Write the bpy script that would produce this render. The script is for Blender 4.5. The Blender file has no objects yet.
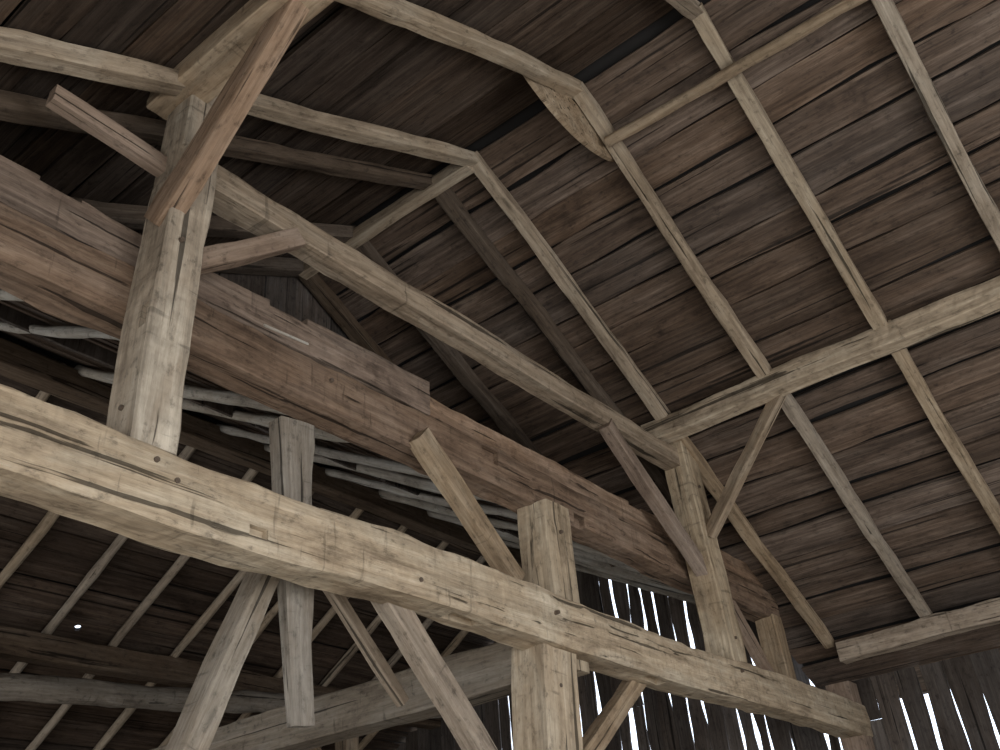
import bpy, bmesh, math, random
from mathutils import Vector, Matrix, noise

random.seed(7)
scene = bpy.context.scene
COL = scene.collection

# ------------------------------------------------------------------ materials
def nd(nt, t, **kw):
    n = nt.nodes.new(t)
    for k, v in kw.items():
        setattr(n, k, v)
    return n

def ramp(nt, stops):
    r = nd(nt, 'ShaderNodeValToRGB')
    e = r.color_ramp.elements
    while len(e) < len(stops):
        e.new(0.5)
    for i, (p, c) in enumerate(stops):
        e[i].position = p
        e[i].color = (c[0], c[1], c[2], 1) if not isinstance(c, (int, float)) else (c, c, c, 1)
    return r

def wood(name, dark, mid, light, stain=0.5, grain=1.0, tint=False, rough=0.85, bump=0.6, hewn=0.0, spec=.15, streak=0.0):
    m = bpy.data.materials.new(name)
    m.use_nodes = True
    nt = m.node_tree
    b = nt.nodes['Principled BSDF']
    L = nt.links.new
    tc = nd(nt, 'ShaderNodeTexCoord')
    oi = nd(nt, 'ShaderNodeObjectInfo')
    if tint:
        at = nd(nt, 'ShaderNodeAttribute', attribute_name='tint')
        rnd = at.outputs['Fac']
    else:
        rnd = oi.outputs['Random']
    mul = nd(nt, 'ShaderNodeMath', operation='MULTIPLY'); L(rnd, mul.inputs[0]); mul.inputs[1].default_value = 37.0
    def noise4(scale, sc, detail=6, ro=0.6, dist=0.0):
        mp = nd(nt, 'ShaderNodeMapping'); mp.inputs['Scale'].default_value = scale
        L(tc.outputs['Object'], mp.inputs['Vector'])
        n = nd(nt, 'ShaderNodeTexNoise', noise_dimensions='4D')
        n.inputs['Scale'].default_value = sc; n.inputs['Detail'].default_value = detail
        n.inputs['Roughness'].default_value = ro; n.inputs['Distortion'].default_value = dist
        L(mp.outputs[0], n.inputs['Vector']); L(mul.outputs[0], n.inputs['W'])
        return n.outputs['Fac']
    def mult(a, bsock, f):
        mx = nd(nt, 'ShaderNodeMixRGB', blend_type='MULTIPLY'); mx.inputs[0].default_value = f
        L(a, mx.inputs[1]); L(bsock, mx.inputs[2]); return mx.outputs[0]
    g = noise4((1.6, 34, 34), grain, 8, 0.72, 0.25)
    r1 = ramp(nt, [(0.28, dark), (0.5, mid), (0.74, light)]); L(g, r1.inputs[0])
    # blotchy weathering and water stains (slightly reddish-dark to bleached)
    s = noise4((0.8, 2.6, 2.6), 1.3, 7, 0.68, 0.9)
    k = 1 - stain
    r2 = ramp(nt, [(0.33, (k, k * .93, k * .88)), (0.47, (.92, .88, .84)), (0.58, (1, 1, 1)), (0.72, (1.3, 1.34, 1.38))]); L(s, r2.inputs[0])
    col = mult(r1.outputs[0], r2.outputs[0], 1)
    # dirt freckles
    d = noise4((7, 12, 12), 2.0, 6, 0.7, 0.2)
    r5 = ramp(nt, [(0.32, 0.45), (0.45, 1.0), (0.7, 1.15)]); L(d, r5.inputs[0])
    col = mult(col, r5.outputs[0], .9)
    if streak:
        q = noise4((0.35, 9, 9), 1.2, 5, 0.65, 0.5)
        r6 = ramp(nt, [(0.36, 1 - streak), (0.5, 1.0), (0.66, 1 + streak * .8)]); L(q, r6.inputs[0])
        col = mult(col, r6.outputs[0], 1)
    # drying checks along the grain
    c = noise4((0.45, 26, 26), 1.0, 4, 0.5, 0.25)
    r3 = ramp(nt, [(0.0, 0.12), (0.35, 0.18), (0.375, 1.0)]); L(c, r3.inputs[0])
    col = mult(col, r3.outputs[0], .9)
    # knots
    mp = nd(nt, 'ShaderNodeMapping'); mp.inputs['Scale'].default_value = (1.5, 5, 5)
    L(tc.outputs['Object'], mp.inputs['Vector'])
    v = nd(nt, 'ShaderNodeTexVoronoi', voronoi_dimensions='4D'); v.inputs['Scale'].default_value = 1.0
    L(mp.outputs[0], v.inputs['Vector']); L(mul.outputs[0], v.inputs['W'])
    r4 = ramp(nt, [(0.05, 0.35), (0.13, 1.0)]); L(v.outputs['Distance'], r4.inputs[0])
    col = mult(col, r4.outputs[0], .75)
    if hewn:
        # broadaxe score marks across the face
        a = noise4((26, 3.0, 3.0), 1.0, 3, 0.6, 0.15)
        ra = ramp(nt, [(0.30, 0.5), (0.37, 1.0), (0.7, 1.08)]); L(a, ra.inputs[0])
        col = mult(col, ra.outputs[0], .7)
    mr = nd(nt, 'ShaderNodeMapRange'); L(rnd, mr.inputs[0])
    mr.inputs[3].default_value = 0.68 if tint else 0.88; mr.inputs[4].default_value = 1.32 if tint else 1.1
    col = mult(col, mr.outputs[0], 1)
    hs = nd(nt, 'ShaderNodeHueSaturation')
    m2 = nd(nt, 'ShaderNodeMath', operation='FRACT'); L(mul.outputs[0], m2.inputs[0])
    mr2 = nd(nt, 'ShaderNodeMapRange'); L(m2.outputs[0], mr2.inputs[0]); mr2.inputs[3].default_value = .8; mr2.inputs[4].default_value = 1.12
    L(mr2.outputs[0], hs.inputs['Saturation']); L(col, hs.inputs['Color'])
    L(hs.outputs[0], b.inputs['Base Color'])
    b.inputs['Roughness'].default_value = rough
    b.inputs['Specular IOR Level'].default_value = spec
    add = nd(nt, 'ShaderNodeMath', operation='ADD'); L(g, add.inputs[0]); L(r3.outputs[0], add.inputs[1])
    h = add.outputs[0]
    if hewn:
        hv = noise4((5.5, 3.5, 3.5), 1.6, 2, 0.5, 0)
        a2 = nd(nt, 'ShaderNodeMath', operation='MULTIPLY_ADD'); L(hv, a2.inputs[0]); a2.inputs[1].default_value = hewn; L(h, a2.inputs[2])
        h = a2.outputs[0]
    bp = nd(nt, 'ShaderNodeBump'); bp.inputs['Strength'].default_value = bump; bp.inputs['Distance'].default_value = 0.018
    L(h, bp.inputs['Height']); L(bp.outputs[0], b.inputs['Normal'])
    return m

M_PALE = wood('hewn_pale', (.22, .172, .12), (.385, .315, .23), (.53, .45, .345), .5, hewn=3.5, streak=.2)
M_TAN  = wood('hewn_tan', (.175, .13, .09), (.32, .25, .178), (.45, .37, .275), .5, hewn=2, streak=.2)
M_RED  = wood('hewn_redbrown', (.092, .064, .047), (.195, .137, .099), (.32, .24, .178), .55, hewn=3.5, streak=.28)
M_BRN  = wood('sawn_brown', (.155, .108, .078), (.275, .2, .147), (.385, .295, .225), .4)
M_RAFT = wood('rafter_grey_tan', (.175, .135, .1), (.33, .27, .2), (.5, .42, .33), .46)
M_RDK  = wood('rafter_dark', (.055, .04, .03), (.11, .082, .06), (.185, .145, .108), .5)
M_POLE = wood('pole_grey', (.2, .184, .158), (.345, .325, .288), (.49, .468, .425), .42)  # pale: gap light falling on the wing poles is put into this colour
M_WEA  = wood('weathered_grey', (.12, .1, .078), (.22, .188, .149), (.33, .288, .236), .5, hewn=2)
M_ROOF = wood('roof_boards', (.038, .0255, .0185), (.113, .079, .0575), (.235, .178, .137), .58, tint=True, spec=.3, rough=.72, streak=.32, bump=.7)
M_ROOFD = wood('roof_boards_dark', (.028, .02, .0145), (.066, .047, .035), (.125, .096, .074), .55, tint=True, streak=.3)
M_SIDE = wood('barn_siding', (.042, .035, .03), (.088, .074, .065), (.15, .13, .115), .4, tint=True)

def simple(name, c, rough=.9):
    m = bpy.data.materials.new(name); m.use_nodes = True
    nt = m.node_tree; b = nt.nodes['Principled BSDF']
    n = nd(nt, 'ShaderNodeTexNoise'); n.inputs['Scale'].default_value = 3; n.inputs['Detail'].default_value = 8
    r = ramp(nt, [(.3, [x * .6 for x in c]), (.7, c)]); nt.links.new(n.outputs['Fac'], r.inputs[0])
    nt.links.new(r.outputs[0], b.inputs['Base Color']); b.inputs['Roughness'].default_value = rough
    return m
M_SHEET = simple('roof_underlay', (.012, .010, .009))
M_DIRT = simple('straw_dirt_floor', (.58, .53, .45))
M_GRASS = simple('gravel_yard', (.42, .40, .34))
M_PEG = simple('peg_oak', (.12, .085, .06))

# ------------------------------------------------------------------ builders
def finish(me, angle=38):
    for p in me.polygons:
        p.use_smooth = True
    try:
        me.set_sharp_from_angle(angle=math.radians(angle))
    except Exception:
        pass

def frame(p0, p1, up):
    x = (p1 - p0).normalized()
    up = Vector(up)
    z = (up - x * up.dot(x)).normalized()
    y = z.cross(x)
    M = Matrix((x, y, z)).transposed().to_4x4()
    M.translation = p0
    return M

def cut_with(o, bm, mat):
    cm = bpy.data.meshes.new('cut'); bm.to_mesh(cm); bm.free()
    cm.materials.append(mat)
    cobj = bpy.data.objects.new('cut', cm); COL.objects.link(cobj)
    md = o.modifiers.new('b', 'BOOLEAN'); md.operation = 'DIFFERENCE'; md.solver = 'EXACT'; md.object = cobj
    bpy.context.view_layer.update()
    dg = bpy.context.evaluated_depsgraph_get()
    nm = bpy.data.meshes.new_from_object(o.evaluated_get(dg))
    o.modifiers.clear()
    if len(nm.polygons) > 5:
        nmname = o.data.name; o.data = nm; nm.name = nmname
    bpy.data.objects.remove(cobj, do_unlink=True)

def timber(name, p0, p1, w, h, mat, up=(0, 0, 1), rough=.008, t=(1, 1), rnd=False, bow=0.0, seg=.12, pegs=(), cuts=()):
    """one hewn timber: w = local y size, h = local z size"""
    p0 = Vector(p0); p1 = Vector(p1)
    L = (p1 - p0).length
    M = frame(p0, p1, up)
    n = max(4, int(L / seg))
    sec = []
    if rnd:
        for i in range(14):
            a = 2 * math.pi * i / 14
            sec.append((math.cos(a) * .5, math.sin(a) * .5))
    else:
        c = .04
        k = 4
        cs = [(.5, -.5), (.5, .5), (-.5, .5), (-.5, -.5)]
        for i in range(4):
            a, b = cs[i], cs[(i + 1) % 4]
            for j in range(k + 1):
                f = c + (1 - 2 * c) * j / k
                sec.append((a[0] + (b[0] - a[0]) * f, a[1] + (b[1] - a[1]) * f))
    ns = len(sec)
    seed = Vector((random.uniform(0, 99), random.uniform(0, 99), random.uniform(0, 99)))
    verts = []
    for i in range(n + 1):
        f = i / n
        x = L * f
        s = t[0] + (t[1] - t[0]) * f
        dy = noise.noise(seed + Vector((x * .7, 0, 0))) * rough * 2.2
        dz = noise.noise(seed + Vector((x * .7, 9, 0))) * rough * 2.2 + bow * math.sin(math.pi * f)
        for (a, b) in sec:
            q = Vector((x * 3.2, a * w * 9, b * h * 9)) + seed
            j = noise.noise(q) * rough * 1.1 + noise.noise(q * 2.7) * rough * .6
            r = math.hypot(a, b) or 1
            verts.append((x, a * w * s + dy + a / r * j, b * h * s + dz + b / r * j))
    faces = []
    for i in range(n):
        for j in range(ns):
            a = i * ns + j; b = i * ns + (j + 1) % ns
            faces.append((a, b, b + ns, a + ns))
    faces.append(tuple(reversed(range(ns))))
    faces.append(tuple(range(n * ns, n * ns + ns)))
    me = bpy.data.meshes.new(name)
    me.from_pydata(verts, [], faces)
    me.materials.append(mat)
    o = bpy.data.objects.new(name, me)
    o.matrix_world = M
    COL.objects.link(o)
    if cuts:
        bm = bmesh.new()
        for (c, sz) in cuts:
            bmesh.ops.create_cube(bm, size=1, matrix=Matrix.Translation(c) @ Matrix.Diagonal((sz[0], sz[1], sz[2], 1)))
        cut_with(o, bm, mat)
    finish(o.data)
    for i, (pp, ax) in enumerate(pegs):
        bm = bmesh.new()
        bmesh.ops.create_cone(bm, cap_ends=True, segments=10, radius1=.014, radius2=.012, depth=.03)
        pm = bpy.data.meshes.new('peg'); bm.to_mesh(pm); bm.free(); pm.materials.append(M_PEG)
        po = bpy.data.objects.new('peg_%d' % (i + 1), pm); COL.objects.link(po)
        q = Vector(ax).to_track_quat('Z', 'Y').to_matrix().to_4x4()
        po.parent = o
        po.matrix_parent_inverse = o.matrix_world.inverted()
        po.matrix_world = Matrix.Translation(pp) @ q
    return o

def boards(name, O, u, v, vlen, ufun, bw, gap, th, mat, maxlen=3.6, edge=.006, seed=1, lift=.01, parent=None, gapfun=None, closed=0.0):
    rg = random.Random(seed)
    O = Vector(O); u = Vector(u).normalized(); v = Vector(v).normalized(); nrm = u.cross(v)
    M = Matrix((u, v, nrm)).transposed().to_4x4(); M.translation = O
    verts, faces, tints = [], [], []
    y = 0.0
    while y < vlen - .02:
        w = bw * rg.uniform(.7, 1.3)
        w = min(w, vlen - y)
        g = gap * rg.uniform(.2, 1.9)
        ed = edge
        if gapfun:
            k = gapfun(y); g *= k; ed *= k
        if rg.random() < closed:
            g *= .1; ed *= .25
        slant = rg.uniform(-1, 1) * ed
        for (ua, ub) in ufun(y, y + w):
            if ub - ua < .05:
                continue
            x = ua
            first = True
            while x < ub - .01:
                ln = rg.uniform(maxlen * .55, maxlen)
                if first and maxlen < 15:
                    ln *= rg.uniform(.4, 1)
                first = False
                x1 = min(ub, x + ln)
                if ub - x1 < .4: x1 = ub
                tn = rg.random(); tz = rg.uniform(-lift, lift); tw = rg.uniform(-lift, lift) * .7
                nseg = max(2, int((x1 - x) / .22))
                base = len(verts)
                sh = rg.uniform(0, 50)
                for i in range(nseg + 1):
                    f = i / nseg
                    xx = x + (x1 - x - .004) * f
                    e0 = noise.noise(Vector((xx * 1.3, sh, 0))) * ed * 2 + noise.noise(Vector((xx * 4, sh, 2))) * ed * .7
                    e1 = noise.noise(Vector((xx * 1.3, sh, 7))) * ed * 2 + noise.noise(Vector((xx * 4, sh, 12))) * ed * .7 + slant * (f - .5)
                    wz = noise.noise(Vector((xx * .6, sh, 3))) * lift * .8
                    y0 = y + g / 2 + e0; y1 = y + w - g / 2 + e1
                    verts += [(xx, y0, tz + wz - tw), (xx, y1, tz + wz + tw),
                              (xx, y1, tz + wz + tw + th), (xx, y0, tz + wz - tw + th)]
                for i in range(nseg):
                    a = base + i * 4; b = a + 4
                    for j in range(4):
                        k = (j + 1) % 4
                        faces.append((a + j, b + j, b + k, a + k)); tints.append(tn)
                e = base + nseg * 4
                faces.append((base, base + 1, base + 2, base + 3)); tints.append(tn)
                faces.append((e + 3, e + 2, e + 1, e)); tints.append(tn)
                x = x1
        y += w
    me = bpy.data.meshes.new(name)
    me.from_pydata(verts, [], faces)
    at = me.attributes.new('tint', 'FLOAT', 'FACE')
    for i, tv in enumerate(tints):
        at.data[i].value = tv
    me.materials.append(mat)
    bm = bmesh.new(); bm.from_mesh(me); bmesh.ops.recalc_face_normals(bm, faces=bm.faces); bm.to_mesh(me); bm.free()
    o = bpy.data.objects.new(name, me)
    o.matrix_world = M
    COL.objects.link(o)
    if parent:
        o.parent = parent; o.matrix_parent_inverse = parent.matrix_world.inverted()
    return o

def sheet(name, pts, mat, th=.02, parent=None):
    """flat polygon with thickness"""
    n = len(pts)
    P = [Vector(p) for p in pts]
    nr = (P[1] - P[0]).cross(P[2] - P[0]).normalized()
    vs = [tuple(p) for p in P] + [tuple(p + nr * th) for p in P]
    fs = [tuple(range(n)), tuple(reversed(range(n, 2 * n)))]
    for i in range(n):
        j = (i + 1) % n
        fs.append((i, i + n, j + n, j))
    me = bpy.data.meshes.new(name); me.from_pydata(vs, [], fs)
    bm = bmesh.new(); bm.from_mesh(me); bmesh.ops.recalc_face_normals(bm, faces=bm.faces); bm.to_mesh(me); bm.free()
    me.materials.append(mat)
    o = bpy.data.objects.new(name, me); COL.objects.link(o)
    if parent:
        o.parent = parent
    return o

def empty(name):
    o = bpy.data.objects.new(name, None); COL.objects.link(o); o.empty_display_size = .2
    return o

# ------------------------------------------------------------------ dimensions
S = .55                      # roof slope
P = math.atan(S); CP, SP = math.cos(P), math.sin(P)
RY, RZ = 4.10, 6.80          # main ridge (rafter centre line)
XW = -5.05                   # main block ends here, wing begins (its near slope bears on the header beam)
XE = 4.6
YR, YL = 9.88, -1.75         # eave walls
WX, WZ = -6.40, 5.90         # wing ridge
WFX = -11.0
WS = .58; WP = math.atan(WS)
def zr(y): return RZ - S * abs(y - RY)
def zw(x): return WZ - (S * (x - WX) if x > WX else WS * (WX - x))

# ------------------------------------------------------------------ ceiling (roof boards)
roof = empty('ceiling')
OFF = .085
def ur(y0, y1):
    y = RY + y1 * CP
    x0 = XW if y < 7.1 else min(-3.45, -(12.1 - y))
    return [(x0, XE)]
slopeR = (YR + .35 - RY) / CP
boards('boards_right', (0, RY + SP * OFF, RZ + CP * OFF), (1, 0, 0), (0, CP, -SP), slopeR, ur, .31, .026, .025, M_ROOF, 30, seed=23, parent=roof, lift=.016, edge=.014)
def ul(y0, y1):
    y = RY - y1 * CP
    x0 = XW if y > 1.06 else min(-3.45, -(y + 3.94))
    return [(-XE, -x0)]
slopeL = (RY - YL + .35) / CP
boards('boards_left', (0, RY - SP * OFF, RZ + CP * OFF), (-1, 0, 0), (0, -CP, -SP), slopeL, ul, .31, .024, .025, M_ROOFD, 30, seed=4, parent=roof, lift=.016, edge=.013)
o2 = OFF + .08
sheet('roofing_right', [(XW, RY, RZ + o2), (XE, RY, RZ + o2), (XE, YR + .4, zr(YR + .4) + o2), (-3.45, YR + .4, zr(YR + .4) + o2), (-3.45, 8.65, zr(8.65) + o2), (XW, 7.05, zr(7.05) + o2)], M_SHEET, parent=roof)
sheet('roofing_left', [(XW, RY, RZ + o2), (XW, 1.1, zr(1.1) + o2), (-3.45, -.5, zr(-.5) + o2), (-3.45, YL - .4, zr(YL - .4) + o2), (XE, YL - .4, zr(YL - .4) + o2), (XE, RY, RZ + o2)], M_SHEET, parent=roof)

wroof = empty('ceiling_wing')
WY0, WY1 = -2.0, YR + .25
cw, sw = math.cos(WP), math.sin(WP)
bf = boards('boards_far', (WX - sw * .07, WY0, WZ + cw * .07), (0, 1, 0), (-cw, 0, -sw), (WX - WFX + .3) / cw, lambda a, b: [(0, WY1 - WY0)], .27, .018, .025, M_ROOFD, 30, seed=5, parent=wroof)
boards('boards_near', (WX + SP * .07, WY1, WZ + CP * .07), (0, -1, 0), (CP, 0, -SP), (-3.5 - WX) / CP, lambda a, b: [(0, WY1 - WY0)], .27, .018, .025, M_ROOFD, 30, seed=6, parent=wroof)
sf = sheet('roofing_far', [(WX, WY0, WZ + .16), (WX, WY1, WZ + .16), (WFX - .3, WY1, zw(WFX - .3) + .16), (WFX - .3, WY0, zw(WFX - .3) + .16)], M_SHEET, parent=wroof)
sheet('roofing_near', [(WX, WY0, WZ + .16), (WX, WY1, WZ + .16), (-3.5, WY1, zw(-3.5) + .16), (-3.5, WY0, zw(-3.5) + .16)], M_SHEET, parent=wroof)
# a rotted-out knot hole letting daylight through the wing roof
for o in (bf, sf):
    bm = bmesh.new()
    bmesh.ops.create_cone(bm, cap_ends=True, segments=9, radius1=.034, radius2=.034, depth=.9, matrix=Matrix.Translation((-8.72, 4.60, 4.68)) @ Matrix.Rotation(math.radians(-55), 4, Vector((.47, .88, 0))))
    cut_with(o, bm, M_SHEET)

# ------------------------------------------------------------------ walls
boards('wall_far_eave', (-3.35, YR, 0), (0, 0, 1), (1, 0, 0), XE + 3.35, lambda a, b: [(0, 3.70)], .27, .022, .025, M_SIDE, 9, edge=.014, seed=11, closed=.1)
def wg(y):
    x = WFX + y
    return .12 if x < -8.2 else (.5 if x < -6.9 else (1.0 if x < -4.4 else .85))
boards('wall_wing_gable', (WFX, YR + .02, 0), (0, 0, 1), (1, 0, 0), -3.35 - WFX, lambda a, b: [(0, zw(WFX + (a + b) / 2) + .075)], .185, .033, .025, M_SIDE, 9, edge=.030, seed=12, gapfun=wg, closed=.08)
boards('wall_wing_far', (WFX, WY0, 0), (0, 0, 1), (0, 1, 0), WY1 - WY0, lambda a, b: [(0, zw(WFX))], .22, .008, .025, M_SIDE, 9, edge=.002, seed=13)
boards('wall_wing_end', (WFX, WY0, 0), (0, 0, 1), (1, 0, 0), -3.5 - WFX, lambda a, b: ([(3.0, zw(WFX + (a + b) / 2))] if 1.6 < a < 5.0 else [(0, zw(WFX + (a + b) / 2))]), .22, .01, .025, M_SIDE, 9, seed=14)  # opening left for the added wing fill lamp
boards('wall_main_gable', (XW, .9, 0), (0, 0, 1), (0, 1, 0), 6.3, lambda a, b: [(zw(XW) - .02, zr(.9 + (a + b) / 2) + .14)], .22, .002, .025, M_SIDE, 9, seed=15, edge=.0005)
def near(a, b):
    x = -4.6 + (a + b) / 2
    return [(3.35, zr(YL))] if -1.6 < x < 3.9 else [(0, zr(YL))]
boards('wall_near_eave', (-4.6, YL, 0), (0, 0, 1), (1, 0, 0), XE + 4.6, near, .24, .01, .025, M_SIDE, 9, seed=16)
def endw(a, b):
    y = YL + (a + b) / 2
    return [(3.2, zr(y))] if 1.2 < y < 5.6 else [(0, zr(y))]
boards('wall_end', (XE, YL, 0), (0, 0, 1), (0, 1, 0), YR - YL, endw, .24, .01, .025, M_SIDE, 9, seed=17)
sheet('floor', [(WFX, WY0, 0), (XE, WY0, 0), (XE, YR, 0), (WFX, YR, 0)], M_DIRT, -.05)
sheet('ground', [(-40, -40, -.12), (40, -40, -.12), (40, 40, -.12), (-40, 40, -.12)], M_GRASS, .02)

# ------------------------------------------------------------------ the bent: tie beam, posts, collar, braces
FX = -2.988
timber('tie_beam', (-3.10, -1.7, 3.275), (-3.10, 9.84, 3.275), .22, .305, M_PALE, rough=.016,
       pegs=[((FX, 1.78, 3.36), (1, 0, 0)), ((FX, 1.88, 3.30), (1, 0, 0)), ((FX, 4.5, 3.3), (1, 0, 0)), ((FX, 7.0, 3.34), (1, 0, 0)), ((FX, 3.3, 3.22), (1, 0, 0))],
       cuts=[((-3.06, 2.55, 3.44), (.30, .20, .05)), ((-3.10, 3.75, 3.12), (.09, .26, .10)), ((-3.10, 5.75, 3.12), (.09, .22, .10)), ((-3.0, 2.3, 3.2), (.05, .10, .05))])
timber('queen_post', (-3.10, 1.78, 3.42), (-3.10, 1.81, 5.52), .21, .22, M_PALE, up=(1, 0, 0), rough=.009,
       pegs=[((FX, 1.76, 4.48), (1, 0, 0)), ((FX, 1.80, 5.1), (1, 0, 0)), ((-3.1, 1.672, 3.6), (0, -1, 0))],
       cuts=[((-3.0, 1.69, 4.98), (.06, .06, .16)), ((-3.05, 1.67, 4.05), (.06, .05, .12))])
timber('queen_post', (-3.10, 7.03, 3.42), (-3.10, 6.86, 5.34), .26, .22, M_PALE, up=(1, 0, 0), rough=.009,
       pegs=[((FX, 7.0, 3.6), (1, 0, 0)), ((FX, 6.92, 4.9), (1, 0, 0))])
timber('collar_beam', (-3.12, 1.70, 5.04), (-3.12, 6.95, 5.16), .15, .165, M_TAN, rough=.010)
timber('collar_beam_end', (-3.14, 1.12, 5.02), (-3.14, 1.76, 5.0), .07, .10, M_BRN, rough=.006)
timber('center_post', (-3.25, 4.87, 3.05), (-3.25, 4.87, 4.16), .28, .25, M_PALE, up=(1, 0, 0), rough=.01,
       pegs=[((-3.122, 4.85, 3.95), (1, 0, 0))])
timber('center_post', (-3.20, 4.36, 0), (-3.20, 4.61, 3.14), .34, .26, M_PALE, up=(1, 0, 0), rough=.01,
       pegs=[((-3.07, 4.56, 2.9), (1, 0, 0))])
timber('header_beam', (-3.33, -1.6, 4.285), (-3.33, 8.75, 4.285), .20, .275, M_RED, rough=.016,
       pegs=[((-3.228, 2.9, 4.33), (1, 0, 0)), ((-3.228, 5.6, 4.3), (1, 0, 0))],
       cuts=[((-3.22, 4.28, 4.36), (.08, .16, .10)), ((-3.22, 5.25, 4.18), (.08, .14, .08))])
timber('header_beam', (-3.36, -1.6, 4.545), (-3.36, 3.72, 4.545), .22, .235, M_RED, rough=.014,
       cuts=[((-3.25, 2.60, 4.66), (.12, .26, .08)), ((-3.25, 1.3, 4.66), (.10, .2, .06))])
timber('header_beam', (-3.34, 3.72, 4.515), (-3.34, 8.6, 4.515), .19, .17, M_RED, rough=.014,
       cuts=[((-3.25, 6.2, 4.6), (.12, .22, .06))])
timber('loose_lath', (-3.240, 2.44, 4.475), (-3.240, 2.74, 4.50), .012, .014, M_POLE, rough=.001)

timber('knee_brace', (-3.08, 1.82, 4.42), (-3.08, 2.48, 5.0), .10, .10, M_BRN)
timber('knee_brace', (-3.08, 5.62, 5.06), (-3.08, 6.90, 4.14), .10, .12, M_BRN)
timber('purlin_brace', (-3.13, 1.72, 4.63), (-2.12, 1.72, 5.58), .10, .17, M_BRN)
timber('purlin_brace', (-2.98, 6.92, 4.45), (-2.0, 6.66, 5.33), .08, .10, M_TAN)
timber('post_brace', (-3.2, 3.55, 4.22), (-3.2, 4.40, 3.52), .10, .13, M_TAN)
timber('post_brace', (-3.2, 3.22, 3.24), (-3.2, 4.42, 2.05), .10, .135, M_TAN)
timber('post_brace', (-3.25, 4.8, 2.42), (-3.25, 5.85, 3.2), .10, .12, M_TAN)
timber('header_brace', (-3.3, 7.7, 4.18), (-3.3, 8.4, 3.5), .09, .1, M_BRN)
timber('header_post', (-3.30, 8.62, 3.42), (-3.30, 8.62, 4.16), .2, .2, M_TAN, up=(1, 0, 0))
timber('eave_post', (-3.12, 9.68, 0), (-3.12, 9.68, 3.64), .24, .24, M_BRN, up=(1, 0, 0))
timber('hanging_post', (-3.42, 2.77, 4.08), (-3.42, 2.93, 2.56), .19, .09, M_WEA, up=(1, 0, 0), t=(1.22, .6), rough=.014)
timber('raking_prop', (-3.5, 2.78, 3.35), (-3.5, 1.41, 0), .11, .15, M_WEA, up=(1, 0, 0), rough=.01)
timber('light_brace', (-3.5, 3.14, 3.32), (-3.5, 3.70, 2.78), .06, .06, M_TAN, up=(1, 0, 0), rough=.004)
timber('girt_beam', (-3.3, 4.60, 3.10), (-8.6, 4.60, 3.10), .22, .28, M_WEA, rough=.012)

# purlins
timber('purlin_beam', (-3.22, 6.58, 5.36), (XE, 6.58, 5.36), .17, .18, M_PALE, rough=.011)
timber('purlin_beam', (-3.22, 1.72, 5.50), (XE, 1.72, 5.50), .2, .18, M_TAN, rough=.012)
timber('eave_plate', (-2.90, 9.24, 3.85), (XE, 9.24, 3.85), .18, .19, M_TAN, rough=.016, t=(.95, 1))
timber('eave_plate', (-3.4, YL + .15, 3.46), (XE, YL + .15, 3.46), .2, .2, M_TAN, rough=.01)

# ------------------------------------------------------------------ rafters
def rafR(x, y1, mat, w=.115, y0=RY - .02, dx=0, bow=0, t=(1, .95)):
    timber('rafter', (x, y0, zr(y0)), (x + dx, y1, zr(y1)), w, w * .95, mat, rough=.013, bow=bow, t=t, seg=.2)
def rafL(x, y1, mat, w=.115, y0=RY + .02, t=(1, 1)):
    timber('rafter', (x, y0, zr(y0) ), (x, y1, zr(y1)), w, w * .95, mat, rough=.013, t=t, seg=.2)
for i, x in enumerate((-3.02, -2.05, -1.08, -.1, .9, 1.9, 2.9, 3.9)):
    rafR(x, 6.62, M_RAFT, .112, t=(.85, 1.0))
    rafR(x + .02, 9.28, M_RAFT if x > -2.5 else M_TAN, .108, y0=6.55)
    rafL(x, YL - .2, M_RAFT, .10)
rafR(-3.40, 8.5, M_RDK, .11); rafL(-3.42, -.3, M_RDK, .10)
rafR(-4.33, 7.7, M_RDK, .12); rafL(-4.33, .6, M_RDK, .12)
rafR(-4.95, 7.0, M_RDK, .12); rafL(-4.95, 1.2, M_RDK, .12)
timber('ridge_pole', (-3.05, RY, RZ - .06), (-4.95, RY, RZ - .06), .10, .11, M_RAFT)
timber('roof_brace_pole', (-2.05, 4.42, 6.50), (2.5, 4.55, 6.45), .08, .08, M_TAN, rnd=True)

# lens-shaped gusset board nailed across the peak of one rafter pair
pts = []
for i in range(15):
    f = i / 14
    pts.append((-2.13, 3.46 + 1.18 * f, 6.52 - .17 * math.sin(math.pi * f) ** .8))
for i in range(9, 0, -1):
    f = i / 10
    pts.append((-2.13, 3.46 + 1.18 * f, 6.52 + .2 * math.sin(math.pi * f)))
sheet('gusset_board', pts, M_TAN, .03)

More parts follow.
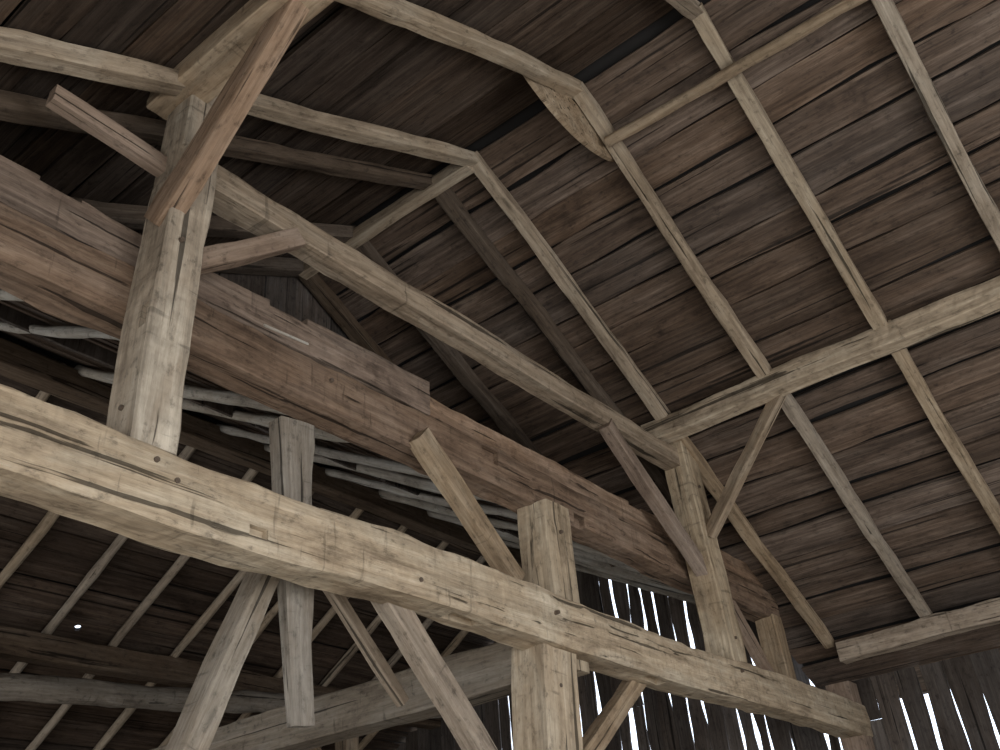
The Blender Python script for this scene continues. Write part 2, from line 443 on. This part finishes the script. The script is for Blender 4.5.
# ------------------------------------------------------------------ wing framing
rg = random.Random(5)
y = -1.3
while y < 9.7:
    timber('rafter', (WX, y, WZ), (WFX, y, zw(WFX)), .09, .09, M_RAFT, rough=.012, rnd=True, seg=.3)
    yy = y + rg.uniform(-.12, .12)
    timber('rafter', (WX, yy, WZ), (-3.5, yy + rg.uniform(-.12, .12), zw(-3.5) + rg.uniform(-.02, .01)), .08, .08, M_POLE, rough=.014, rnd=True, seg=.25, t=(rg.uniform(.8, 1.1), rg.uniform(.8, 1.15)))
    y += .7
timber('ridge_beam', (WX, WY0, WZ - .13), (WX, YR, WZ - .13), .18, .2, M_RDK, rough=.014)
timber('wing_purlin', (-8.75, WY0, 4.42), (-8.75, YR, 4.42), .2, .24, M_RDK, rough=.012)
timber('cross_log', (-8.3, 0, 3.62), (-8.3, YR, 4.45), .22, .22, M_WEA, rough=.02, rnd=True, bow=-.05)
timber('wing_post', (-8.7, 3.75, 0), (-8.7, 3.75, 4.3), .2, .2, M_POLE, up=(1, 0, 0))
timber('wing_post', (-8.7, 8.2, 0), (-8.7, 8.2, 4.3), .2, .2, M_TAN, up=(1, 0, 0))
timber('wing_brace', (-8.7, 8.1, 3.4), (-8.7, 7.2, 4.3), .1, .1, M_TAN)
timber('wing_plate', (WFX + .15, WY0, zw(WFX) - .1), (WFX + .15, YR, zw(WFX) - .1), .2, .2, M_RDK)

# ------------------------------------------------------------------ light
w = bpy.data.worlds.new('World'); scene.world = w; w.use_nodes = True
bg = w.node_tree.nodes['Background']
bg.inputs[0].default_value = (.76, .85, 1.0, 1); bg.inputs[1].default_value = 3.4
def area(name, loc, rot, sx, sy, power, col):
    l = bpy.data.lights.new(name, 'AREA'); l.shape = 'RECTANGLE'; l.size = sx; l.size_y = sy; l.energy = power; l.color = col
    o = bpy.data.objects.new(name, l); o.location = loc; o.rotation_euler = rot; COL.objects.link(o)
    return o
R = math.radians
area('doorway_daylight', (1.1, YL - .1, 1.7), (R(98), 0, 0), 5.2, 3.1, 195, (1, .985, .955))
area('end_door_daylight', (XE + .1, 3.4, 1.6), (R(90), 0, R(90)), 4.2, 3.0, 290, (.985, .99, 1))
area('wing_fill', (-7.7, WY0 - .1, 1.5), (R(100), 0, 0), 3.2, 2.8, 120, (1, .98, .96))  # added fill lamp that lifts the dim wing; no door known there

# ------------------------------------------------------------------ camera
cam = bpy.data.cameras.new('Camera'); cam.sensor_width = 36; cam.lens = 33.22; cam.clip_end = 200
co = bpy.data.objects.new('Camera', cam); COL.objects.link(co)
co.matrix_world = Matrix.Translation((0, 0, 1.6)) @ (Matrix.Rotation(R(35.785), 4, 'Z') @ Matrix.Rotation(R(122.151), 4, 'X') @ Matrix.Rotation(R(-5.321), 4, 'Z'))
scene.camera = co
scene.view_settings.view_transform = 'Standard'
scene.view_settings.exposure = 0.0
